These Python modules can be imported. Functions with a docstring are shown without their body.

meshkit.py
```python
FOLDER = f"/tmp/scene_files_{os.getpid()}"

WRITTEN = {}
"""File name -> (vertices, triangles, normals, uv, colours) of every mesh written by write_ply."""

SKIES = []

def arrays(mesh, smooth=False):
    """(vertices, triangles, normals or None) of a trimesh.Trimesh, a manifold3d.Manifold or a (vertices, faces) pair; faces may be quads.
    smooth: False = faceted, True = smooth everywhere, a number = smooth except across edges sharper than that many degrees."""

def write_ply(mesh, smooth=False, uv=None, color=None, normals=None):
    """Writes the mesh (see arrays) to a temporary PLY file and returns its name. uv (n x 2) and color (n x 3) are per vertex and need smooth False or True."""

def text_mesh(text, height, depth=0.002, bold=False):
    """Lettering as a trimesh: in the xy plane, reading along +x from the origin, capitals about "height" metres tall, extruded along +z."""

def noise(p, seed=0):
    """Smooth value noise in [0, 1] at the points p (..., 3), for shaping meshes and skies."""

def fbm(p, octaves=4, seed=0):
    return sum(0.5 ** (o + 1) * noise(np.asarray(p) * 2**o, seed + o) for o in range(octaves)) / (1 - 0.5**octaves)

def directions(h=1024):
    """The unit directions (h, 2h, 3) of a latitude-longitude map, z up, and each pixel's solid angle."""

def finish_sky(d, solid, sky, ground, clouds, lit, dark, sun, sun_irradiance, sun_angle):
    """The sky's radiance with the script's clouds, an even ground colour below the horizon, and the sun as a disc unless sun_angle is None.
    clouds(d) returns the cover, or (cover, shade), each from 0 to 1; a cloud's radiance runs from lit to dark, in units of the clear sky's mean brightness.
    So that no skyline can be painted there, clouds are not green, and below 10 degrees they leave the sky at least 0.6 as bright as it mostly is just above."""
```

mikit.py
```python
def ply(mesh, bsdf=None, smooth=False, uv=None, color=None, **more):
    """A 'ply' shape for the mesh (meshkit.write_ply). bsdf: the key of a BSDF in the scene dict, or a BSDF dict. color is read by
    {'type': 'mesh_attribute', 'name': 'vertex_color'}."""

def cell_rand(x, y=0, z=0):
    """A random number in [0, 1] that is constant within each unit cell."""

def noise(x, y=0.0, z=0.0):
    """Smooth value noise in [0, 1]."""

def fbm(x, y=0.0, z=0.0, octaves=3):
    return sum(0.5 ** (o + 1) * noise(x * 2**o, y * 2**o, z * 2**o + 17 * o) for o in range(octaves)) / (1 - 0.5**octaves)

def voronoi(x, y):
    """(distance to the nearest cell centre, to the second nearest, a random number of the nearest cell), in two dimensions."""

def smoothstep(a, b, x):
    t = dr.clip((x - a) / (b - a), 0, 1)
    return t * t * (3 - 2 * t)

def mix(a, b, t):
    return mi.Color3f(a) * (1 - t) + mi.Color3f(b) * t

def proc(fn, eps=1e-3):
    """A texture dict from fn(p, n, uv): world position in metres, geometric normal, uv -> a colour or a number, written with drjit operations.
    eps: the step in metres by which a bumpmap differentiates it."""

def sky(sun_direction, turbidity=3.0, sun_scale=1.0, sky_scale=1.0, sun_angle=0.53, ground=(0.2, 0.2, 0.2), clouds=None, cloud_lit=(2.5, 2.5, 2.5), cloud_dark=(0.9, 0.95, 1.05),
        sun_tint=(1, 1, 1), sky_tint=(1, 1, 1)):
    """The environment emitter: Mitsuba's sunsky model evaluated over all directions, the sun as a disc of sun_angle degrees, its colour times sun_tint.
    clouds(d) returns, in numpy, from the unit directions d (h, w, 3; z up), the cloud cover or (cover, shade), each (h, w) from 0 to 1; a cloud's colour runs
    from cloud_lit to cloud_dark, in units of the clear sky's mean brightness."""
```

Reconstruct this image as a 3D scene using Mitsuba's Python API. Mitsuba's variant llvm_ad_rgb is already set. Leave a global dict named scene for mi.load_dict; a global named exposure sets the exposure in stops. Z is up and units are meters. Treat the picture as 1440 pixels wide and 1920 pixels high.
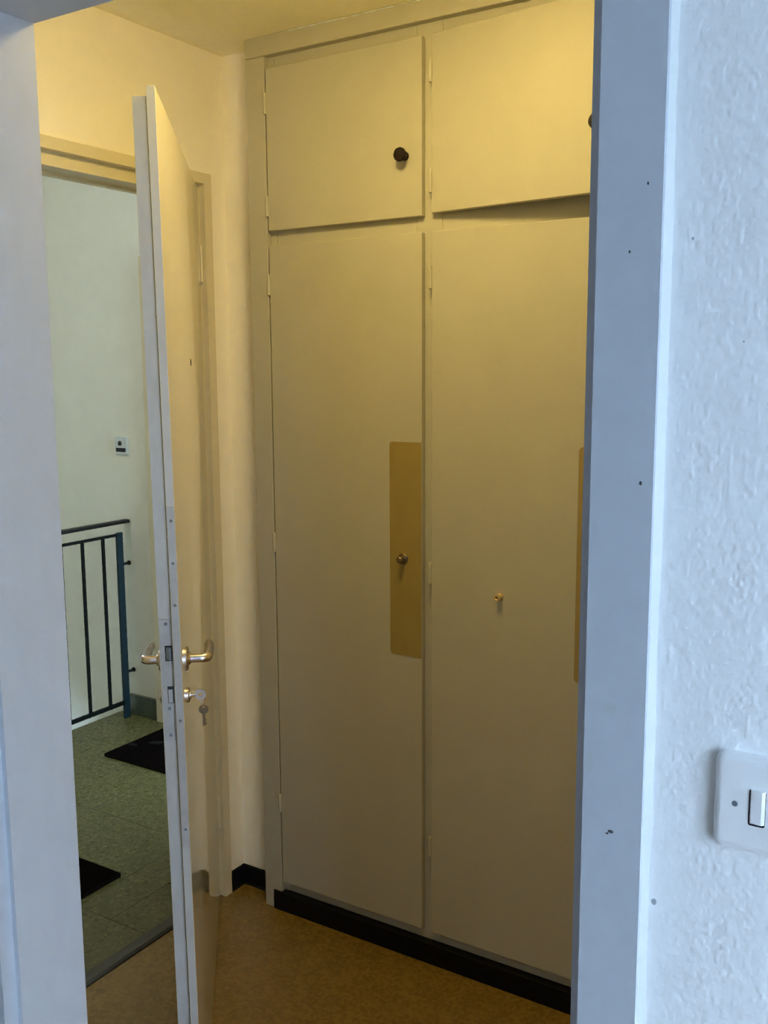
import math
import numpy as np
import trimesh
import manifold3d as m3
import drjit as dr
import mitsuba as mi
import mikit
import meshkit
from shapely.geometry import Polygon, box as sbox, Point
from mikit import noise, fbm, voronoi, smoothstep, mix, cell_rand, proc, ply

T = mi.ScalarTransform4f
scene, labels = {}, {}

# ------------------------------------------------------------------ camera, light, exposure
# world: x right along the wardrobe, y towards the wardrobe, z up; the camera stands at x = y = 0
EYE = (0.0, 0.0, 1.58)
LOOK = (-0.52685671, 0.83760883, -0.14433802)
UP = (-0.07199368, 0.12523014, 0.98951216)
scene['camera'] = {'type': 'perspective', 'fov': 42.828, 'fov_axis': 'x', 'near_clip': 0.02, 'far_clip': 60.0,
                   'to_world': T().look_at(origin=list(EYE), target=[a + b for a, b in zip(EYE, LOOK)], up=list(UP))}
exposure = 0.0
HALL_LAMP = (66.0, 48.5, 17.0)        # warm opal dome under the hall ceiling
STAIR_GLOBE = (34.5, 30.0, 28.0)        # opal globe of the stairwell
# overcast bluish sky, seen by the wide window on the right of the camera's room
scene['sky'] = mikit.sky((0.3, -0.5, 0.8), turbidity=4.0, sun_scale=0.0, sky_scale=95.0, ground=(0.40, 0.41, 0.41),
                         clouds=lambda d: np.full(d.shape[:2], 1.0), cloud_lit=(0.73, 0.98, 1.30), cloud_dark=(0.73, 0.98, 1.30))

# ------------------------------------------------------------------ dimensions
CEIL = 2.437
XL = -1.898            # hall side of the wall with the front door
XO = -2.09             # its stairwell side
YW, YH = 0.84, 0.96    # partition between the camera's room and the hall
YB = 2.186             # back wall of the hall
YF = 2.135             # face frame of the wardrobe
YFAR = 3.085           # far wall of the landing
XEDGE = -3.40          # open edge of the landing


# ------------------------------------------------------------------ materials
def rgb(c):
    return {'type': 'rgb', 'value': list(c)}


def paint(name, color, rough=0.5, spec=0.5, bump=None, **more):
    b = {'type': 'principled', 'base_color': color if isinstance(color, dict) else rgb(color), 'roughness': rough, 'specular': spec, **more}
    if bump:
        fn, scale, eps = bump
        b = {'type': 'bumpmap', 'texture': proc(fn, eps), 'scale': scale, 'bsdf': b}
    scene[name] = {'type': 'twosided', 'bsdf': b}


def spots(p, list_, base, dark):
    """small chips and specks with a shape of their own: (x, z, rx, rz)"""
    m = mi.Float(0)
    for x, z, rx, rz in list_:
        d = dr.sqrt(dr.square((p.x - x) / rx) + dr.square((p.z - z) / rz)) + 0.35 * (noise(p.x * 900, p.z * 900) - 0.5)
        m = dr.maximum(m, 1 - smoothstep(0.8, 1.15, d))
    return mix(base, dark, m)


def roller(p, n, uv):      # rolled, grainy wall paint
    a = p.x * 1.0 + p.y * 0.83
    return fbm(a * 330, p.z * 280, p.y * 50, 2) + 0.55 * smoothstep(0.5, 0.8, noise(a * 250 + 31, p.z * 200, 3.3))


def roller_white(p, n, uv):
    base = mix((0.83, 0.86, 0.875), (0.86, 0.885, 0.90), fbm(p.x * 160, p.z * 150, 5.0, 2))
    return spots(p, [(-0.2256, 1.685, 0.0011, 0.0012), (-0.1816, 1.6007, 0.0007, 0.0008), (-0.2445, 1.1236, 0.0017, 0.0016), (-0.238, 1.095, 0.0025, 0.0032)], base, (0.30, 0.33, 0.36))


paint('white_wall_paint', proc(roller_white), 0.75, 0.25, (roller, 0.0021, 6e-4))
paint('white_relief_paint', proc(roller_white), 0.7, 0.3)
paint('cream_wall_paint', proc(lambda p, n, uv: mix((0.80, 0.75, 0.615), (0.83, 0.78, 0.645), fbm(p.x * 22 + p.y * 22, p.z * 20, 2.0, 3))), 0.8, 0.2, (roller, 0.0007, 8e-4))
paint('ceiling_paint', proc(lambda p, n, uv: mix((0.75, 0.70, 0.48), (0.79, 0.74, 0.52), fbm(p.x * 60, p.y * 60, 2.0, 3))), 0.9, 0.15,
      (lambda p, n, uv: fbm(p.x * 170, p.y * 170, p.z * 170, 3), 0.0012, 8e-4))
paint('stair_wall_paint', proc(lambda p, n, uv: mix((0.74, 0.75, 0.66), (0.78, 0.79, 0.70), fbm(p.x * 16, p.z * 14, 1.0, 3))), 0.85, 0.2)


def grey_fn(p, n, uv):
    base = mix((0.455, 0.488, 0.540), (0.485, 0.518, 0.570), fbm(p.x * 35 + p.y * 60, p.z * 14, 2.0, 3))
    c = spots(p, [(-0.2588, 1.4816, 0.0014, 0.0017), (-0.2746, 1.6765, 0.0010, 0.0012), (-0.2606, 1.7306, 0.0009, 0.0012), (-0.2765, 1.1590, 0.0026, 0.0016), (-0.2795, 1.1565, 0.0014, 0.0010)], base, (0.05, 0.06, 0.07))
    return spots(p, [(-0.2804, 1.276, 0.0068, 0.0052), (-0.2985, 1.222, 0.004, 0.012), (-0.2700, 1.4885, 0.0016, 0.0016)], c, (0.455, 0.487, 0.515))


paint('grey_frame_paint', proc(grey_fn), 0.45, 0.4)
paint('caulk_white', (0.58, 0.61, 0.61), 0.5, 0.4)
paint('frame_cream_paint', proc(lambda p, n, uv: mix((0.58, 0.52, 0.35), (0.62, 0.555, 0.38), fbm(p.x * 30 + p.y * 30, p.z * 12, 2.0, 3))), 0.42, 0.45)
scene['door_gloss_paint'] = {'type': 'twosided', 'bsdf': {'type': 'plastic', 'int_ior': 1.55, 'nonlinear': False,
                             'diffuse_reflectance': proc(lambda p, n, uv: mix((0.575, 0.535, 0.375), (0.60, 0.56, 0.395), fbm(p.x * 18 + p.y * 18, p.z * 7, 2.0, 3)))}}
paint('door_edge_paint', proc(lambda p, n, uv: mix((0.44, 0.445, 0.45), (0.50, 0.50, 0.50), fbm(p.x * 40 + p.y * 40, p.z * 25, 2.0, 3))), 0.45, 0.4)


def beige_fn(p, n, uv):
    base = mix((0.395, 0.377, 0.300), (0.425, 0.405, 0.320), fbm(p.x * 9, p.z * 5, 2.0, 4))
    wipe = fbm(p.x * 3.1, p.z * 0.9 + p.x, 7.0, 3)
    return mi.Color3f(base) * (0.965 + 0.07 * wipe)


paint('wardrobe_paint', proc(beige_fn), 0.5, 0.2)
paint('amber_plate', proc(lambda p, n, uv: mix((0.255, 0.185, 0.055), (0.29, 0.212, 0.068), fbm(p.x * 28, p.z * 11, 2.0, 3))), 0.3, 0.5)
paint('knob_wood', (0.0085, 0.0045, 0.003), 0.5, 0.2)
paint('black_vinyl', (0.003, 0.003, 0.0045), 0.5, 0.12)
paint('black_gap', (0.012, 0.013, 0.02), 0.6, 0.3)
paint('seal_rubber', (0.13, 0.14, 0.14), 0.7, 0.3)
paint('switch_plastic', (0.87, 0.895, 0.91), 0.32, 0.5)
paint('screw_grey', (0.12, 0.15, 0.18), 0.45, 0.5)
paint('bell_plate_grey', (0.56, 0.64, 0.66), 0.4, 0.5)
paint('railing_dark', (0.003, 0.005, 0.0045), 0.5, 0.1)
paint('railing_teal', (0.0085, 0.022, 0.029), 0.5, 0.15)
paint('handrail_black', (0.003, 0.003, 0.004), 0.4, 0.25)
paint('opal_glass', (0.8, 0.8, 0.78), 0.2, 0.5)


def lino_fn(p, n, uv):
    a = fbm(p.x * 130, p.y * 130, 1.0, 4)
    b = fbm(p.x * 14, p.y * 14, 4.0, 3)
    c = mix((0.125, 0.072, 0.014), (0.170, 0.102, 0.022), smoothstep(0.3, 0.7, a * 0.8 + b * 0.2))
    d = dr.sqrt(dr.square((p.x + 1.858) / 0.016) + dr.square((p.y - 1.569) / 0.010)) + 0.5 * (noise(p.x * 150, p.y * 150) - 0.5)
    return mix(c, (0.10, 0.055, 0.02), 0.75 * (1 - smoothstep(0.6, 1.15, d)))


paint('linoleum', proc(lino_fn), 0.36, 0.4)


def terrazzo_fn(p, n, uv):
    f1, f2, r = voronoi(p.x * 75, p.y * 75)
    g1, g2, q = voronoi(p.x * 31 + 5, p.y * 31 + 9)
    body = mix((0.060, 0.057, 0.019), (0.080, 0.076, 0.025), fbm(p.x * 7, p.y * 7, 1.0, 3))
    chip = mix((0.030, 0.032, 0.011), (0.126, 0.118, 0.046), r)
    big = mix((0.024, 0.028, 0.010), (0.114, 0.108, 0.040), q)
    c = mix(body, chip, (1 - smoothstep(0.28, 0.40, f1)) * 0.75)
    return mix(c, big, (1 - smoothstep(0.22, 0.30, g1)) * 0.6)


paint('terrazzo', proc(terrazzo_fn), 0.38, 0.3)
paint('terrazzo_joint', (0.055, 0.055, 0.024), 0.8, 0.2)
paint('terrazzo_skirting', proc(lambda p, n, uv: mix((0.035, 0.048, 0.030), (0.075, 0.088, 0.055), fbm(p.x * 90 + p.y * 90, p.z * 90, 1.0, 3))), 0.4, 0.4)
paint('mat_coir', proc(lambda p, n, uv: mix((0.0018, 0.0014, 0.0014), (0.0050, 0.0036, 0.0030), noise(p.x * 420, p.y * 420, 1.0))), 0.95, 0.0,
      (lambda p, n, uv: noise(p.x * 500, p.y * 500, 2.0), 0.003, 8e-4))
paint('sill_metal', proc(lambda p, n, uv: mix((0.030, 0.028, 0.022), (0.060, 0.055, 0.045), fbm(p.x * 30, p.y * 8, 1.0, 3))), 0.45, 0.4)
paint('room_floor_wood', proc(lambda p, n, uv: mix((0.20, 0.13, 0.07), (0.26, 0.17, 0.095), fbm(p.x * 30, p.y * 3, 1.0, 3))), 0.4, 0.4)
paint('plain_white', (0.78, 0.79, 0.80), 0.8, 0.2)
paint('room_wall_paint', (0.22, 0.225, 0.23), 0.8, 0.2)


def metal(name, material, rough, spec=1.0):
    scene[name] = {'type': 'twosided', 'bsdf': {'type': 'roughconductor', 'material': material, 'alpha': rough, 'specular_reflectance': {'type': 'rgb', 'value': spec if isinstance(spec, list) else [spec] * 3}}}


metal('nickel', 'Cr', 0.13, [1.0, 0.97, 0.92])
paint('brass', (0.62, 0.47, 0.24), 0.34, 0.5, None, metallic=0.6)
paint('bronze', (0.20, 0.155, 0.10), 0.3, 0.5, None, metallic=0.9)
paint('steel_plate', proc(lambda p, n, uv: mix((0.36, 0.37, 0.39), (0.43, 0.44, 0.46), fbm(p.x * 60 + p.y * 60, p.z * 60, 2.0, 3))), 0.38, 0.6)


# ------------------------------------------------------------------ geometry helpers
def hull(pts):
    return trimesh.convex.convex_hull(np.asarray(pts, float))


def bx(x0, x1, y0, y1, z0, z1, c=0.0):
    """box with chamfered edges"""
    if c <= 0:
        m = trimesh.creation.box((x1 - x0, y1 - y0, z1 - z0))
        m.apply_translation(((x0 + x1) / 2, (y0 + y1) / 2, (z0 + z1) / 2))
        return m
    h = np.array([x1 - x0, y1 - y0, z1 - z0]) / 2
    mid = np.array([x0 + x1, y0 + y1, z0 + z1]) / 2
    p = []
    for s in np.ndindex(2, 2, 2):
        s = np.array(s) * 2 - 1
        for k in range(3):
            q = h - c
            q[k] = h[k]
            p.append(mid + s * q)
    return hull(p)


def join(*ms):
    return trimesh.util.concatenate(list(ms))


def extrude(poly, a, b, axis):
    """polygon in the two other axes (in x, y, z order), extruded along axis from a to b"""
    m = trimesh.creation.extrude_polygon(poly, b - a, engine='earcut')
    v = np.array(m.vertices)
    u, w, d = v[:, 0], v[:, 1], v[:, 2] + a
    cols = {'x': (d, u, w), 'y': (u, d, w), 'z': (u, w, d)}[axis]
    m = trimesh.Trimesh(np.stack(cols, 1), m.faces, process=False)
    if m.volume < 0:
        m.invert()
    return m


def cyl(p0, p1, r, n=20, r1=None):
    p0, p1 = np.array(p0, float), np.array(p1, float)
    return lathe(p0, p1 - p0, [(0, 0), (r, 0), (r if r1 is None else r1, 1), (0, 1)], n, True)


def lathe(origin, axis, prof, n=28, rel=False):
    """prof: (radius, height) pairs along axis"""
    origin, axis = np.array(origin, float), np.array(axis, float)
    L = np.linalg.norm(axis)
    w = axis / L
    a = np.cross(w, [0, 0, 1.0] if abs(w[2]) < 0.9 else [1.0, 0, 0])
    a /= np.linalg.norm(a)
    b = np.cross(w, a)
    pr = np.array([(r, h * (L if rel else 1)) for r, h in prof], float)
    m = trimesh.creation.revolve(pr, sections=n)
    v = np.array(m.vertices)
    m = trimesh.Trimesh(origin + v[:, :1] * a + v[:, 1:2] * b + v[:, 2:3] * w, m.faces, process=False)
    if m.volume < 0:
        m.invert()
    return m


def tube(path, rad, n=14, flat=1.0):
    """smooth round tube along the points, radii per point, closed with small domes"""
    p = np.array(path, float)
    rad = np.broadcast_to(rad, (len(p),)).astype(float)
    t = np.gradient(p, axis=0)
    t /= np.linalg.norm(t, axis=1, keepdims=True)
    up = np.array([0, 0, 1.0])
    rings = []
    for i in range(len(p)):
        a = np.cross(t[i], up)
        if np.linalg.norm(a) < 1e-3:
            a = np.cross(t[i], [1.0, 0, 0])
        a /= np.linalg.norm(a)
        b = np.cross(a, t[i])
        ang = np.arange(n) * 2 * math.pi / n
        rings.append(p[i] + rad[i] * (np.cos(ang)[:, None] * a * flat + np.sin(ang)[:, None] * b))
    v = np.vstack(rings + [[p[0]], [p[-1]]])
    f = []
    for i in range(len(p) - 1):
        for j in range(n):
            k = (j + 1) % n
            f += [[i * n + j, i * n + k, (i + 1) * n + k], [i * n + j, (i + 1) * n + k, (i + 1) * n + j]]
    o, e = len(v) - 2, len(v) - 1
    for j in range(n):
        k = (j + 1) % n
        f += [[o, k, j], [e, (len(p) - 1) * n + j, (len(p) - 1) * n + k]]
    m = trimesh.Trimesh(v, f, process=False)
    if m.volume < 0:
        m.invert()
    return m


def rounded(x0, x1, z0, z1, r):
    return sbox(x0 + r, z0 + r, x1 - r, z1 - r).buffer(r, quad_segs=8)


def add(key, mesh, bsdf, smooth=False, to_world=None, **more):
    base, k = key, 0
    while key in scene:
        k += 1
        key = f'{base}_{k:03d}'
    d = ply(mesh, bsdf, smooth=smooth, **more)
    if to_world is not None:
        d['to_world'] = to_world
    scene[key] = d
    return key


def tag(key, label, cat=None, kind=None, group=None):
    labels[key] = {'label': label}
    if cat:
        labels[key]['category'] = cat
    if kind:
        labels[key]['kind'] = kind
    if group:
        labels[key]['group'] = group


def struct(key, label, cat):
    tag(key, label, cat, 'structure')


# ------------------------------------------------------------------ shell of the hall
add('floor', bx(XL, 1.6, YH - 0.06, 2.75, -0.12, 0.0), 'linoleum')
struct('floor', 'worn brown speckled linoleum floor of the small entrance hall', 'floor')
add('ceiling', bx(XO, 1.6, YH, 2.75, CEIL, CEIL + 0.12), 'ceiling_paint')
struct('ceiling', 'rough cream hall ceiling above the wardrobe', 'ceiling')

OPY0, OPY1, OPZ = 1.085, 2.092, 2.092
wl = sbox(0.5, -0.12, 2.75, CEIL + 0.05).difference(sbox(OPY0, -0.2, OPY1, OPZ))
add('wall_left', extrude(wl, XO, XL, 'x'), 'cream_wall_paint')
struct('wall_left', 'cream wall around the front door, brightly lit by the hall lamp', 'wall')
add('wall_back', bx(XL, -1.768, YB, 2.75, 0, CEIL), 'cream_wall_paint')
struct('wall_back', 'narrow cream wall strip between the corner and the wardrobe', 'wall')
add('wall_right', bx(0.60, 0.75, YH, 2.75, 0, CEIL), 'cream_wall_paint')
add('wall_right__panel', bx(-0.655, 0.60, YB, 2.75, 0, CEIL), 'cream_wall_paint')
struct('wall_right', 'cream end wall of the hall to the right of the wardrobe', 'wall')

# black vinyl skirting of the hall
skirt = Polygon([(0, 0), (0.012, 0), (0.0055, 0.005), (0.0045, 0.056), (0.0025, 0.060), (0, 0.060)])
m = extrude(Polygon([(XL + a, b) for a, b in skirt.exterior.coords[:-1]]), 2.116, YB, 'y')
add('baseboard_left', m, 'black_vinyl')
struct('baseboard_left', 'short black vinyl baseboard between the front door frame and the corner', 'baseboard')
m = extrude(Polygon([(YB - a, b) for a, b in skirt.exterior.coords[:-1]]), XL, -1.768, 'x')
add('baseboard_back', m, 'black_vinyl')
struct('baseboard_back', 'black vinyl baseboard from the corner to the wardrobe', 'baseboard')

# ------------------------------------------------------------------ partition with the passage to the camera's room
RX0, RX1, SOF = -1.183, -0.3194, 2.06          # clear passage
pw = sbox(-1.75, -0.05, 1.70, CEIL + 0.05).difference(sbox(RX0 - 0.02, -0.1, RX1 + 0.02, SOF + 0.02))
add('wall_front', extrude(pw, YW, YH, 'y'), 'white_wall_paint')
struct('wall_front', 'white grainy wall of the near room, right of the grey door frame', 'wall')

# its rolled paint as real relief where it is seen from close by
gx, gz = np.meshgrid(np.arange(-0.2425, 0.02, 0.00095), np.arange(0.70, 2.05, 0.00095), indexing='ij')
q = np.stack([gx, gz, gx * 0], -1)
rel = 0.8 * (meshkit.fbm(q * [330, 280, 1], 2, 11) - 0.5) + 0.55 * np.clip((meshkit.noise(q * [250, 200, 1] + [3, 9, 0], 4) - 0.5) / 0.3, 0, 1) + 0.5 * (meshkit.noise(q * [70, 60, 1], 8) - 0.5)
edge = np.clip(np.minimum.reduce([(gx + 0.2425) * 4, 0.02 - gx, gz - 0.70, 2.05 - gz]) / 0.03, 0, 1)
v = np.stack([gx, YW - 0.0003 - 0.00058 * (rel - rel.min()) * edge, gz], -1).reshape(-1, 3)
a = np.arange(gx.size).reshape(gx.shape)
f = np.vstack([np.stack([a[:-1, :-1], a[1:, :-1], a[1:, 1:]], -1).reshape(-1, 3), np.stack([a[:-1, :-1], a[1:, 1:], a[:-1, 1:]], -1).reshape(-1, 3)])
add('wall_front__paint_relief', trimesh.Trimesh(v, f, process=False), 'white_relief_paint', smooth=True)


def ring(x0, x1, zt, i0, i1, izt):
    return sbox(x0, 0, x1, zt).difference(sbox(i0, -0.1, i1, izt))


CX0, CX1, CZ = -1.251, -0.248, 2.131           # outside of the casing
RB = 0.013                                     # rebate for the missing door leaf
cas = ring(CX0, CX1, CZ, RX0 - 0.0095, RX1 + 0.0155, SOF + RB)
add('trim_1__casing', extrude(cas, 0.8265, 0.850, 'y'), 'grey_frame_paint')
add('trim_1__lining', extrude(ring(RX0 - 0.018, RX1 + 0.018, SOF + 0.018, RX0, RX1, SOF), 0.850, 0.970, 'y'), 'grey_frame_paint')
add('trim_1__hall_casing', extrude(ring(CX0, CX1, CZ, RX0 - 0.002, RX1 + 0.002, SOF + 0.002), YH, 0.969, 'y'), 'grey_frame_paint')
struct('trim_1', 'grey painted door frame without a door, in the foreground on both sides', 'door frame')
# bead of filler along the right casing, a little uneven
rng = np.random.default_rng(5)
zs = np.linspace(0.0, CZ, 120)
w = 0.0062 + 0.0012 * (meshkit.fbm(np.stack([zs * 9, zs * 0, zs * 0], 1), 3) - 0.5) * 2
prof = np.array([[0, 0], [0.9, 0.05], [1.0, 0.35], [0.45, 0.9], [0.0, 1.35]])
vv = np.array([[CX1 - 0.0005 + a * wi, YW + 0.002 - b * wi, z] for z, wi in zip(zs, w) for a, b in (prof * [1, 1]) + [0, 0.25]])
k = len(prof)
ff = []
for i in range(len(zs) - 1):
    for j in range(k - 1):
        ff += [[i * k + j, i * k + j + 1, (i + 1) * k + j + 1], [i * k + j, (i + 1) * k + j + 1, (i + 1) * k + j]]
mm = trimesh.Trimesh(vv, ff, process=False)
if mm.face_normals[:, 0].mean() < 0:
    mm.invert()
add('trim_1__filler_bead', mm, 'caulk_white', smooth=50)
tag('trim_1__filler_bead', 'white filler line between the grey frame and the white wall')

# the camera's own room, open to the daylight on its right
add('floor_room', bx(-1.75, 1.75, -2.6, YH - 0.06, -0.12, 0.0), 'room_floor_wood')
struct('floor_room', 'wooden floor of the near room', 'floor')
add('ceiling_room', bx(-1.75, 1.75, -2.6, YW, CEIL, CEIL + 0.12), 'plain_white')
struct('ceiling_room', 'white ceiling of the near room', 'ceiling')
add('wall_room_left', bx(-1.85, -1.75, -2.6, YW, 0, CEIL), 'room_wall_paint')
struct('wall_room_left', 'grey left wall of the near room', 'wall')
add('wall_room_back', bx(-1.75, 1.75, -2.7, -2.6, 0, CEIL), 'room_wall_paint')
struct('wall_room_back', 'grey rear wall of the near room', 'wall')
wr = sbox(-2.6, 0, YW, CEIL).difference(sbox(-1.55, 0.35, 0.30, 2.30))
add('wall_room_right', extrude(wr, 1.60, 1.75, 'x'), 'room_wall_paint')
struct('wall_room_right', 'grey window wall of the near room', 'wall')
fr = sbox(-1.55, 0.35, 0.30, 2.30).difference(sbox(-1.49, 0.41, -0.655, 2.24)).difference(sbox(-0.595, 0.41, 0.24, 2.24))
add('window_1', extrude(fr, 1.66, 1.71, 'x'), 'plain_white')
struct('window_1', 'wide open window of the near room', 'window')

# ------------------------------------------------------------------ light switch
SX, SZ = -0.1505, 1.2115
ls = 'light_switch'
tag(ls, 'white light switch plate with a small rocker on the white wall at the right edge', 'light switch')
pl, hh = rounded(SX - 0.0365, SX + 0.0365, SZ - 0.043, SZ + 0.043, 0.009), []
for off, y in ((0.0, YW + 0.001), (0.0, YW - 0.0065), (0.0012, YW - 0.0088), (0.0035, YW - 0.0103), (0.007, YW - 0.011)):
    hh += [(a, y, b) for a, b in pl.buffer(-off, quad_segs=8).exterior.coords]
add(ls + '__plate', hull(hh), 'switch_plastic', smooth=35)
rx0, rx1, rz0, rz1 = SX - 0.0058, SX + 0.0066, SZ - 0.0145, SZ + 0.0155
add(ls + '__rocker_slot', extrude(rounded(rx0 - 0.0014, rx1 - 0.0002, rz0 - 0.0022, rz1 - 0.0002, 0.002), YW - 0.0114, YW - 0.010, 'y'), 'black_gap')
tag(ls + '__rocker_slot', 'thin black slot around the rocker')
yp = YW - 0.0112
rk = hull([(x, y, z) for x, y in ((rx0, yp + 0.001), (rx0, yp - 0.0010), (rx0 + 0.0008, yp - 0.0018), (rx1 - 0.0030, yp - 0.0024), (rx1 - 0.0008, yp - 0.0010), (rx1, yp + 0.001)) for z in (rz0 + 0.0003, rz1 - 0.0003)]
          + [(x, yp + 0.001, z) for x in (rx0, rx1) for z in (rz0, rz1)])
add(ls + '__rocker', rk, 'switch_plastic', smooth=25)
add(ls + '__screw', lathe((SX - 0.0185, YW - 0.0105, SZ - 0.0005), (0, -1, 0), [(0, 0), (0.0026, 0), (0.0026, 0.0006), (0.0018, 0.0010), (0, 0.0006)], 20), 'screw_grey', smooth=35)
add(ls + '__screw', lathe((SX + 0.0185, YW - 0.0105, SZ - 0.0005), (0, -1, 0), [(0, 0), (0.0026, 0), (0.0026, 0.0006), (0.0018, 0.0010), (0, 0.0006)], 20), 'screw_grey', smooth=35)

# ------------------------------------------------------------------ wardrobe
W = 'wardrobe'
DT = 0.017          # thickness of the overlaid doors
tag(W, 'beige built-in wardrobe with two tall doors and two upper cupboard doors', 'wardrobe')
WX0, WX1, WM0, WM1 = -1.767, -0.655, -1.243, -1.172
WB = 'wardrobe_paint'
car = join(bx(WX0, WX0 + 0.02, YF + 0.02, 2.72, 0, CEIL), bx(WX1 - 0.02, WX1, YF + 0.02, 2.72, 0, CEIL), bx(WX0, WX1, 2.70, 2.72, 0, CEIL),
           bx(WX0, WX1, YF + 0.02, 2.72, 0.06, 0.08), bx(WX0, WX1, YF + 0.02, 2.72, 1.915, 1.935), bx(WX0, WX1, YF + 0.02, 2.72, CEIL - 0.03, CEIL - 0.01),
           bx(WM0 + 0.03, WM1 - 0.02, YF + 0.02, 2.70, 0.06, CEIL - 0.02))
add(W + '__carcass', car, WB)
add(W + '__stile', join(bx(-1.757, -1.6955, YF - DT, YF + 0.02, 0, CEIL, 0.001), bx(-1.70, -1.675, YF + 0.0004, YF + 0.02, 0.0, CEIL)), WB)
add(W + '__stile', bx(WM0, WM1, YF, YF + 0.02, 0.058, CEIL, 0.001), WB)
add(W + '__stile', bx(-0.745, WX1, YF, YF + 0.02, 0, CEIL, 0.001), WB)
for a, b in ((-1.675, WM0), (WM1, -0.745)):
    add(W + '__rail', bx(a, b, YF + 0.0004, YF + 0.02, 0.058, 0.112, 0.001), WB)
    add(W + '__rail', bx(a, b, YF + 0.0004, YF + 0.02, 1.885, 1.965, 0.001), WB)
    add(W + '__rail', bx(a, b, YF + 0.0004, YF + 0.02, 2.335, CEIL, 0.001), WB)
add(W + '__plinth', bx(-1.7225, WX1, 2.113, YF + 0.004, 0.0, 0.058, 0.001), 'black_vinyl')
tag(W + '__plinth', 'black plinth under the wardrobe doors')
add(W + '__cornice', bx(WX0 + 0.013, WX1, YF - 0.022, YF + 0.01, 2.388, CEIL, 0.0015), WB)
# cracked filler line between cornice and ceiling
xs = np.linspace(-1.62, WX1, 160)
r_ = 0.0006 + 0.0048 * np.clip(meshkit.fbm(np.stack([xs * 60, xs * 0, xs * 0], 1), 3) - 0.3, 0, 1)
add(W + '__filler_bead', tube(np.stack([xs, np.full_like(xs, YF - 0.0225), CEIL - 0.0015 - 0.002 * meshkit.noise(np.stack([xs * 30, xs * 0 + 4, xs * 0], 1))], 1), r_, 7), 'caulk_white', smooth=60)

YD = YF - DT
HINGE = [(0.0, 0.0), (0.0030, 0.0), (0.0045, 0.0012), (0.0047, 0.004), (0.0047, 0.034), (0.0040, 0.036), (0.0047, 0.038), (0.0047, 0.052), (0.0036, 0.055), (0.0, 0.056)]


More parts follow.
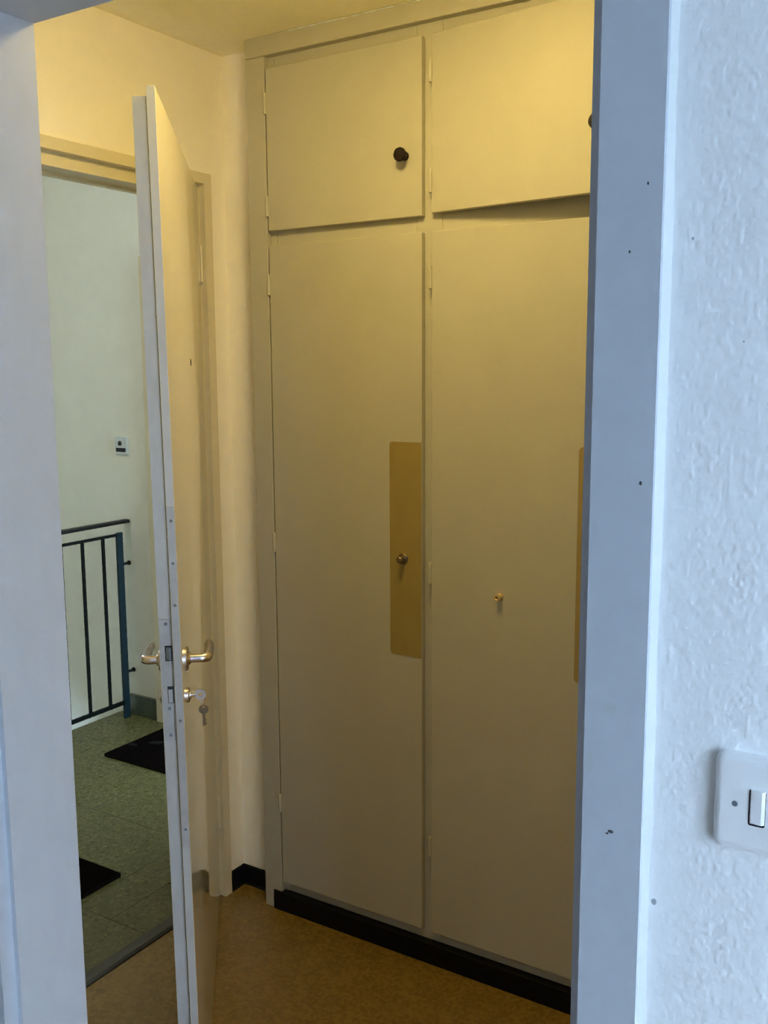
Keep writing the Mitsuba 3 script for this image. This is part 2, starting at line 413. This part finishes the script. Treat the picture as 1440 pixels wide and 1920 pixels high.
def knob_wood(o, ax):
    return lathe(o, ax, [(0, -0.002), (0.0105, -0.002), (0.0105, 0.002), (0.0085, 0.006), (0.0095, 0.012), (0.0145, 0.019), (0.0165, 0.024), (0.0163, 0.028), (0.014, 0.0305), (0.006, 0.0315), (0, 0.0317)], 32)


def wdoor(x0, x1, z0, z1, hinges, to_world=None):
    """one overlaid door leaf, hinged on its left edge"""
    key = add(W + '__door', bx(x0, x1, YF - DT, YF - 0.0004, z0, z1, 0.0013), WB, to_world=to_world)
    for z in hinges:
        add(key + '__hinge', lathe((x0 - 0.0030, YD - 0.0005, z - 0.034), (0, 0, 1), HINGE, 14), WB, smooth=40)
    return key


DL0, DL1, DR0, DR1 = -1.691, -1.2197, -1.1925, -0.7195
d = wdoor(DL0, DL1, 1.946, 2.357, (2.277, 2.017))
add(d + '__knob', knob_wood((-1.2660, YD, 2.0890), (0, -1, 0)), 'knob_wood', smooth=40)
tag(d + '__knob', 'dark brown round knob')
ajar = T().translate([DR0, YF - 0.008, 0]).rotate([0, 0, 1], -6.3).translate([-DR0, -(YF - 0.008), 0])
d = wdoor(DR0, DR1, 1.950, 2.357, (2.282, 2.031), ajar)
tag(d, 'upper cupboard door standing slightly ajar')
add(d + '__knob', knob_wood((-0.7530, YD, 2.0900), (0, -1, 0)), 'knob_wood', smooth=40, to_world=ajar)
tag(d + '__knob', 'dark brown round knob')
d = wdoor(DL0, DL1, 0.091, 1.908, (1.812, 1.110, 0.34))
plate = rounded(-1.314, -1.19, 0.8415, 1.398, 0.010).intersection(sbox(-1.4, 0, DL1 - 0.001, 3))
add(d + '__finger_plate', extrude(plate, YD - 0.0012, YD + 0.0002, 'y'), 'amber_plate')
tag(d + '__finger_plate', 'amber brown protective plate around the lock')
add(d + '__lock_knob', lathe((-1.2740, YD - 0.001, 1.0980), (0, -1, 0), [(0, -0.001), (0.0145, -0.001), (0.0145, 0.0015), (0.0120, 0.0035), (0.0080, 0.005), (0.0065, 0.012), (0.0090, 0.017), (0.0090, 0.021), (0.0060, 0.0235), (0, 0.024)], 28), 'bronze', smooth=35)
tag(d + '__lock_knob', 'small metal lock knob')
d = wdoor(DR0, DR1, 0.091, 1.908, (1.806, 1.075, 0.34))
plate = rounded(-0.807, -0.69, 0.8485, 1.402, 0.010).intersection(sbox(-1.0, 0, DR1 - 0.001, 3))
add(d + '__finger_plate', extrude(plate, YD - 0.0012, YD + 0.0002, 'y'), 'amber_plate')
tag(d + '__finger_plate', 'amber brown protective plate at the door edge')
add(d + '__peg', lathe((-1.0010, YD, 1.0310), (0, -1, 0), [(0, -0.001), (0.0085, -0.001), (0.0085, 0.003), (0.0070, 0.005), (0.0072, 0.013), (0.0080, 0.0155), (0.0078, 0.0175), (0.0052, 0.0180), (0.0036, 0.0165), (0.0032, 0.0100), (0, 0.0100)], 28), 'brass', smooth=35)
tag(d + '__peg', 'small hollow brass peg')

# ------------------------------------------------------------------ front door frame and sill
YZ = lambda y0, y1, zt, i0, i1, izt: sbox(y0, 0, y1, zt).difference(sbox(i0, -0.1, i1, izt))
add('trim_2__casing', extrude(YZ(1.064, 2.115, 2.111, 1.093, 2.086, 2.083), -1.906, -1.886, 'x'), 'frame_cream_paint')
add('trim_2__rebate', extrude(YZ(OPY0, OPY1, OPZ, 1.122, 2.057, 2.050), -1.964, -1.906, 'x'), 'frame_cream_paint')
add('trim_2__stop', extrude(YZ(OPY0, OPY1, OPZ, 1.130, 2.049, 2.0425), -1.985, -1.964, 'x'), 'frame_cream_paint')
struct('trim_2', 'beige painted frame of the front door', 'door frame')
add('trim_3', join(hull([(-1.903, y, z) for y in (1.125, 2.054) for z in (-0.03, 0.001)] + [(-1.909, y, 0.007) for y in (1.125, 2.054)] + [(-1.943, y, 0.007) for y in (1.125, 2.054)] + [(-1.949, y, z) for y in (1.125, 2.054) for z in (-0.03, 0.001)])), 'sill_metal')
struct('trim_3', 'dark metal door sill between hall floor and landing', 'door sill')

# ------------------------------------------------------------------ front door leaf, standing open; local axes: s hinge to lock, t thickness (0 = hall side), z
HX, HY = -1.893, 2.069
U = np.array([0.6144, -0.759])
U /= np.linalg.norm(U)
N = np.array([-U[1], U[0]])
LW = 0.977


def leaf(m):
    """from the leaf's own axes to the room; the old leaf is slightly twisted"""
    v = np.array(m.vertices)
    off = 0.0095 * (v[:, 0] / LW) * (v[:, 2] - 1.15)
    s, t = v[:, 0], v[:, 1] - off
    q = np.stack([HX + s * U[0] + t * N[0], HY + s * U[1] + t * N[1], v[:, 2]], 1)
    o = trimesh.Trimesh(q, m.faces, process=False)
    if o.volume < 0:
        o.invert()
    return o


D1 = 'door_1'
struct(D1, 'glossy cream front door standing half open, seen almost edge on', 'door')


def slab(s0, s1, t0, t1, z0, z1, c=0.0, cuts=12):
    m = bx(s0, s1, t0, t1, z0, z1, c)
    return m


add(D1 + '__flap', leaf(bx(0, LW, -0.016, 0, 0.008, 2.070, 0.0016)), 'door_gloss_paint')
add(D1 + '__panel', leaf(bx(0.013, LW - 0.015, -0.042, -0.016, 0.008, 2.056, 0.0012)), 'door_gloss_paint')
add(D1 + '__edge_band', leaf(bx(LW - 0.0008, LW + 0.0004, -0.0150, -0.0008, 0.009, 2.069)), 'door_edge_paint')
tag(D1 + '__edge_band', 'pale grey painted lock edge')
add(D1 + '__edge_band', leaf(bx(LW - 0.0158, LW - 0.0146, -0.0412, -0.0175, 0.009, 2.055)), 'door_edge_paint')
add(D1 + '__seal', leaf(bx(LW - 0.0150, LW - 0.0120, -0.0180, -0.0160, 0.010, 2.054)), 'seal_rubber')
tag(D1 + '__seal', 'thin dark rubber seal in the rebate of the door')
add(D1 + '__guard_strip', leaf(bx(LW, LW + 0.0018, -0.0150, -0.0006, 0.663, 1.333, 0.0004)), 'steel_plate')
tag(D1 + '__guard_strip', 'long grey steel strip on the lock edge')
for z in (0.70, 0.92, 1.145, 1.225, 1.305):
    add(D1 + '__guard_strip__screw', leaf(lathe((LW + 0.0016, -0.0075, z), (1, 0, 0), [(0, 0), (0.0030, 0), (0.0022, 0.0009), (0.0006, 0.0002), (0, 0.0002)], 14)), 'screw_grey', smooth=35)
add(D1 + '__lock_plate', leaf(bx(LW - 0.0148, LW - 0.0128, -0.0398, -0.0200, 0.877, 1.115, 0.0004)), 'steel_plate')
tag(D1 + '__lock_plate', 'narrow steel lock plate with latch and bolt')
sq = LW - 0.0130
latch = hull([(sq - 0.002, t, z) for t in (-0.0295, -0.0195) for z in (1.037, 1.061)] + [(sq + 0.0085, t, z) for t in (-0.0225, -0.0200) for z in (1.0375, 1.0605)] + [(sq + 0.001, -0.0295, z) for z in (1.0375, 1.0605)])
add(D1 + '__lock_plate__latch_hole', leaf(bx(sq - 0.0005, sq + 0.0004, -0.0315, -0.0182, 1.034, 1.064)), 'black_gap')
add(D1 + '__lock_plate__latch', leaf(latch), 'screw_grey')
add(D1 + '__lock_plate__bolt_hole', leaf(bx(sq - 0.0005, sq + 0.0004, -0.0300, -0.0190, 0.951, 0.984)), 'black_gap')
add(D1 + '__lock_plate__bolt', leaf(bx(sq - 0.001, sq + 0.0014, -0.0290, -0.0205, 0.952, 0.978, 0.0005)), 'steel_plate')
for z in (0.887, 0.940, 1.1065):
    add(D1 + '__lock_plate__screw', leaf(lathe((sq, -0.0280, z), (1, 0, 0), [(0, 0), (0.0034, 0), (0.0026, 0.0009), (0.0006, 0.0002), (0, 0.0002)], 14)), 'screw_grey', smooth=35)

HS, HZ = LW - 0.066, 1.022


def lever(t0, sgn, out):
    """rounded lever: neck out of the leaf, then back towards the hinges"""
    p = []
    R = 0.014
    for a in np.linspace(0, out - R, 5):
        p.append((HS, t0 + sgn * a))
    for a in np.linspace(0.15, math.pi / 2, 8):
        p.append((HS - R * (1 - math.cos(a)), t0 + sgn * (out - R + R * math.sin(a))))
    for a in np.linspace(0.012, 0.078, 8):
        p.append((HS - R - a, t0 + sgn * (out - 0.0015 * (a / 0.078) ** 3)))
    for a in np.linspace(0.2, 1.25, 6):
        p.append((HS - R - 0.078 - 0.012 * math.sin(a), t0 + sgn * (out - 0.0015 - 0.008 * (1 - math.cos(a)))))
    p = np.array([(s, t, HZ) for s, t in p])
    n = len(p)
    r = np.interp(np.arange(n), [0, 4, 10, n - 4, n - 1], [0.0082, 0.0085, 0.0100, 0.0092, 0.0055])
    return tube(p, r, 16)


for side, (t0, sgn, out) in enumerate(((0.0, 1, 0.038), (-0.042, -1, 0.030))):
    k = add(D1 + '__handle', leaf(lever(t0 + sgn * 0.006, sgn, out)), 'nickel', smooth=50)
    tag(k, ('polished lever handle on the hall side', 'polished lever handle on the landing side')[side])
    add(k + '__rosette', leaf(lathe((HS, t0, HZ), (0, sgn, 0), [(0, 0), (0.0235, 0), (0.0235, 0.004), (0.0215, 0.0065), (0.013, 0.0080), (0.0105, 0.0115), (0, 0.0115)], 32)), 'nickel', smooth=35)
    k = add(D1 + '__lock_rosette', leaf(lathe((HS, t0, 0.948), (0, sgn, 0), [(0, 0), (0.0150, 0), (0.0150, 0.0045), (0.0130, 0.0065), (0.0085, 0.0070), (0.0085, 0.0090), (0, 0.0090)], 28)), 'nickel', smooth=35)
add(D1 + '__peephole', leaf(lathe((0.476, 0, 1.598), (0, 1, 0), [(0, 0), (0.0085, 0), (0.0085, 0.0022), (0.0070, 0.0032), (0.0045, 0.0032), (0, 0.0024)], 24)), 'black_gap', smooth=35)
tag(D1 + '__peephole', 'small dark peephole')
for z in (0.22, 1.82):
    add(D1 + '__hinge', lathe((HX - 0.004, HY + 0.009, z), (0, 0, 1), [(0, 0), (0.0038, 0.001), (0.0045, 0.003), (0.0045, 0.048), (0.0040, 0.050), (0.0045, 0.052), (0.0045, 0.097), (0.0038, 0.099), (0, 0.100)], 16), 'frame_cream_paint', smooth=40)

# key left in the front door lock, with a second one hanging from it
K = 'key'
tag(K, 'nickel key in the lock of the front door with a second key hanging below', 'key')
kt = 0.009
bow = Point(0, 0).buffer(0.011).difference(Point(0, 0.0).buffer(0.0042))
kb = extrude(Polygon([(kt + 0.018 + a, 0.948 + b) for a, b in bow.exterior.coords], [[(kt + 0.018 + a, 0.948 + b) for a, b in bow.interiors[0].coords]]), HS - 0.0011, HS + 0.0011, 'x')
add(K + '__bow', leaf(kb), 'nickel')
add(K + '__shank', leaf(cyl((HS, kt - 0.004, 0.948), (HS, kt + 0.009, 0.948), 0.0030, 12)), 'nickel', smooth=40)
ringp = [(HS + 0.0005 * math.sin(a), kt + 0.022 + 0.0075 * math.sin(a) * 0.5, 0.936 + 0.0095 * math.cos(a)) for a in np.linspace(0, 2 * math.pi, 25)]
add(K + '__ring', leaf(tube(ringp, 0.0010, 8)), 'nickel', smooth=60)
bow2 = Point(kt + 0.023, 0.917).buffer(0.0095).union(sbox(kt + 0.0205, 0.884, kt + 0.0255, 0.912)).union(sbox(kt + 0.0235, 0.886, kt + 0.0285, 0.890)).union(sbox(kt + 0.0235, 0.893, kt + 0.0275, 0.897)).difference(Point(kt + 0.023, 0.922).buffer(0.003))
add(K + '__hanging_key', leaf(extrude(bow2, HS - 0.0010, HS + 0.0010, 'x')), 'bronze')

# ------------------------------------------------------------------ stairwell
fl = add('floor_landing', bx(XEDGE, XO + 0.19, 0.2, YFAR, -0.20, -0.004), 'terrazzo_joint')
struct('floor_landing', 'grey green terrazzo floor of the landing outside the front door', 'floor')
xj = [XEDGE, -3.17, -2.70, -2.23, -1.950]
yj = [0.2, 0.40, 0.87, 1.34, 1.815, 2.29, 2.765, YFAR]
for i in range(4):
    for j in range(7):
        x0, x1, y0, y1 = xj[i] + 0.0006, xj[i + 1] - 0.0006, yj[j] + 0.0006, yj[j + 1] - 0.0006
        if i == 3 and (y1 > 2.06 or y0 < 1.0):
            x1 = XO
            if y0 < 2.05 < y1:
                add('floor_landing__slab', bx(x0, XO, y0, y1, -0.03, 0.0, 0.0006), 'terrazzo')
                add('floor_landing__slab', bx(XO + 0.001, -1.950, y0, 2.049, -0.03, 0.0, 0.0006), 'terrazzo')
                continue
        add('floor_landing__slab', bx(x0, x1, y0, y1, -0.03, 0.0, 0.0006), 'terrazzo')
add('wall_far', bx(-5.3, XO, YFAR, YFAR + 0.15, -1.6, CEIL + 0.1), 'stair_wall_paint')
struct('wall_far', 'pale greenish white stairwell wall behind the railing', 'wall')
add('wall_stairwell_left', bx(-5.4, -5.3, -0.8, YFAR, -1.6, CEIL + 0.1), 'stair_wall_paint')
struct('wall_stairwell_left', 'pale outer wall of the stairwell', 'wall')
add('wall_stairwell_near', bx(-5.3, XO, -0.9, -0.8, -1.6, CEIL + 0.1), 'stair_wall_paint')
struct('wall_stairwell_near', 'pale near wall of the stairwell', 'wall')
add('wall_stairwell_right', bx(XO, XO + 0.10, -0.8, 0.5, -0.2, CEIL + 0.1), 'stair_wall_paint')
struct('wall_stairwell_right', 'pale wall of the stairwell beside the front door', 'wall')
add('ceiling_landing', bx(-5.3, XO, -0.8, YFAR, CEIL, CEIL + 0.12), 'stair_wall_paint')
struct('ceiling_landing', 'pale ceiling of the stairwell', 'ceiling')
add('floor_lower', bx(-5.3, XO + 0.1, -0.8, YFAR, -1.7, -1.6), 'terrazzo')
add('wall_stairwell_below', bx(XO, XO + 0.1, -0.8, 0.25, -1.6, -0.2), 'stair_wall_paint')
struct('wall_stairwell_below', 'pale stairwell wall below the landing', 'wall')
struct('floor_lower', 'terrazzo floor one flight below the landing', 'floor')
# dark terrazzo skirting
add('baseboard_landing', bx(-3.335, -3.155, YFAR - 0.014, YFAR, 0, 0.097, 0.002), 'terrazzo_skirting')
struct('baseboard_landing', 'dark green terrazzo skirting under the stairwell wall', 'baseboard')
add('baseboard_entry', join(bx(XO - 0.013, XO, 2.094, YFAR - 0.02, 0, 0.108, 0.002), bx(XO - 0.013, XO + 0.10, 2.079, 2.0925, 0, 0.108, 0.002)), 'terrazzo_skirting')
struct('baseboard_entry', 'dark skirting on the landing side of the front door wall', 'baseboard')

# neighbour's door in the far wall, mostly hidden by the front door leaf
D2 = 'door_2'
struct(D2, "neighbour's beige flat door with frame beyond the open front door", 'door')
add(D2 + '__frame', extrude(ring(-3.155, -2.215, 2.060, -3.108, -2.262, 2.012), YFAR - 0.020, YFAR + 0.02, 'y'), 'frame_cream_paint')
add(D2 + '__panel', bx(-3.106, -2.264, YFAR - 0.008, YFAR + 0.02, 0.006, 2.010, 0.001), 'frame_cream_paint')
add(D2 + '__handle', tube([(-2.33, YFAR - 0.010, 1.05), (-2.33, YFAR - 0.035, 1.05), (-2.335, YFAR - 0.05, 1.05), (-2.35, YFAR - 0.055, 1.05), (-2.44, YFAR - 0.055, 1.05)], 0.008, 12), 'nickel', smooth=50)

# door bell plate
B = 'door_bell'
tag(B, 'small pale grey door bell plate with black button and dark slot on the stairwell wall', 'door bell')
bx0, bx1, bz0, bz1 = -3.358, -3.282, 1.207, 1.288
pl, hh = rounded(bx0, bx1, bz0, bz1, 0.006), []
for off, y in ((0, YFAR + 0.001), (0, YFAR - 0.008), (0.003, YFAR - 0.011)):
    hh += [(a, y, b) for a, b in pl.buffer(-off, quad_segs=6).exterior.coords]
add(B + '__plate', hull(hh), 'bell_plate_grey', smooth=35)
add(B + '__button', lathe((-3.325, YFAR - 0.0105, 1.259), (0, -1, 0), [(0, 0), (0.0105, 0), (0.0105, 0.003), (0.008, 0.005), (0, 0.0055)], 24), 'black_gap', smooth=35)
add(B + '__name_slot', extrude(rounded(-3.350, -3.291, 1.221, 1.238, 0.003), YFAR - 0.0125, YFAR - 0.0105, 'y'), 'black_gap')

# stair railing
S = 'stair_railing'
XR = -3.31
tag(S, 'dark steel stair railing with thin vertical bars at the edge of the landing', 'railing')
RY0 = 1.20
RYP = 3.030
hr = rounded(XR - 0.020, XR + 0.020, 0.9015, 0.9175, 0.0075)
add(S + '__handrail', extrude(hr, RY0, YFAR - 0.006, 'y'), 'handrail_black', smooth=40)
tag(S + '__handrail', 'black plastic handrail')
add(S + '__top_rail', bx(XR - 0.006, XR + 0.006, RY0, RYP, 0.847, 0.859, 0.001), 'railing_dark')
add(S + '__bottom_rail', bx(XR - 0.006, XR + 0.006, RY0, RYP, 0.066, 0.084, 0.001), 'railing_dark')
for i in range(16):
    y = RYP + 0.021 - 0.115 * (i + 1)
    add(S + '__bar', bx(XR - 0.006, XR + 0.006, y - 0.006, y + 0.006, 0.082, 0.849, 0.001), 'railing_dark')
add(S + '__post', bx(XR - 0.006, XR + 0.006, RYP - 0.016, RYP + 0.018, 0.0, 0.862, 0.001), 'railing_teal')
tag(S + '__post', 'flat blue green end post')
add(S + '__post', bx(XR - 0.006, XR + 0.006, RY0, RY0 + 0.034, 0.0, 0.862, 0.001), 'railing_teal')
for z in (0.716, 0.214):
    add(S + '__bracket', join(cyl((XR, RYP + 0.01, z), (XR, YFAR - 0.004, z), 0.0060, 12), cyl((XR, YFAR - 0.006, z), (XR, YFAR + 0.001, z), 0.0105, 14)), 'handrail_black', smooth=40)
for y in (1.4, 2.0, 2.6):
    add(S + '__rail_support', cyl((XR, y, 0.857), (XR, y, 0.903), 0.004, 10), 'railing_dark', smooth=40)


# doormats
def mat(key, x0, x1, y0, y1, seed):
    nx, ny = int((x1 - x0) / 0.02), int((y1 - y0) / 0.02)
    gx, gy = np.meshgrid(np.linspace(x0, x1, nx), np.linspace(y0, y1, ny), indexing='ij')
    z = 0.0115 + 0.0012 * meshkit.fbm(np.stack([gx * 14, gy * 14, gx * 0 + seed], -1), 3)
    v = np.stack([gx, gy, z], -1).reshape(-1, 3)
    f = [[i * ny + j, (i + 1) * ny + j, (i + 1) * ny + j + 1, i * ny + j + 1] for i in range(nx - 1) for j in range(ny - 1)]
    f = np.array(f)
    top = trimesh.Trimesh(v, np.vstack([f[:, [0, 1, 2]], f[:, [0, 2, 3]]]), process=False)
    add(key + '__pile', top, 'mat_coir', smooth=True)
    add(key + '__backing', bx(x0, x1, y0, y1, 0.0, 0.0118, 0.001), 'black_vinyl')


mat('doormat', -3.045, -2.40, 2.655, 3.040, 1)
tag('doormat', 'black brown doormat at the foot of the far stairwell wall, farther from the front door', 'doormat')
mat('doormat_001', -2.66, -2.248, 1.32, 2.003, 2)
tag('doormat_001', 'black brown doormat just outside the front door sill, nearer to the camera', 'doormat')

# ------------------------------------------------------------------ lamps (above the picture)
C = 'ceiling_lamp'
tag(C, 'shallow opal dome lamp under the hall ceiling', 'ceiling lamp')
LX, LY = -1.0, 1.50
add(C + '__base', lathe((LX, LY, CEIL), (0, 0, -1), [(0, 0), (0.120, 0), (0.125, 0.004), (0.125, 0.012), (0.118, 0.014), (0, 0.014)], 40), 'opal_glass', smooth=35)
dome = [(0.0, 0.012)] + [(0.135 * math.cos(t), 0.016 + 0.062 * math.sin(t)) for t in np.linspace(-0.06, math.pi / 2, 14)]
dome[-1] = (0.0, dome[-1][1])
scene[C + '__dome'] = {**ply(lathe((LX, LY, CEIL), (0, 0, -1), dome, 40), 'opal_glass', smooth=60), 'emitter': {'type': 'area', 'radiance': rgb(HALL_LAMP)}}
C = 'globe_lamp'
tag(C, 'opal globe lamp under the stairwell ceiling', 'ceiling lamp')
add(C + '__base', lathe((-3.3, 1.35, CEIL), (0, 0, -1), [(0, 0), (0.07, 0), (0.07, 0.012), (0.045, 0.020), (0.045, 0.04), (0, 0.04)], 28), 'opal_glass', smooth=35)
b = trimesh.creation.icosphere(3, 0.125)
b.apply_translation((-3.3, 1.35, CEIL - 0.15))
scene[C + '__globe'] = {**ply(b, 'opal_glass', smooth=True), 'emitter': {'type': 'area', 'radiance': rgb(STAIR_GLOBE)}}
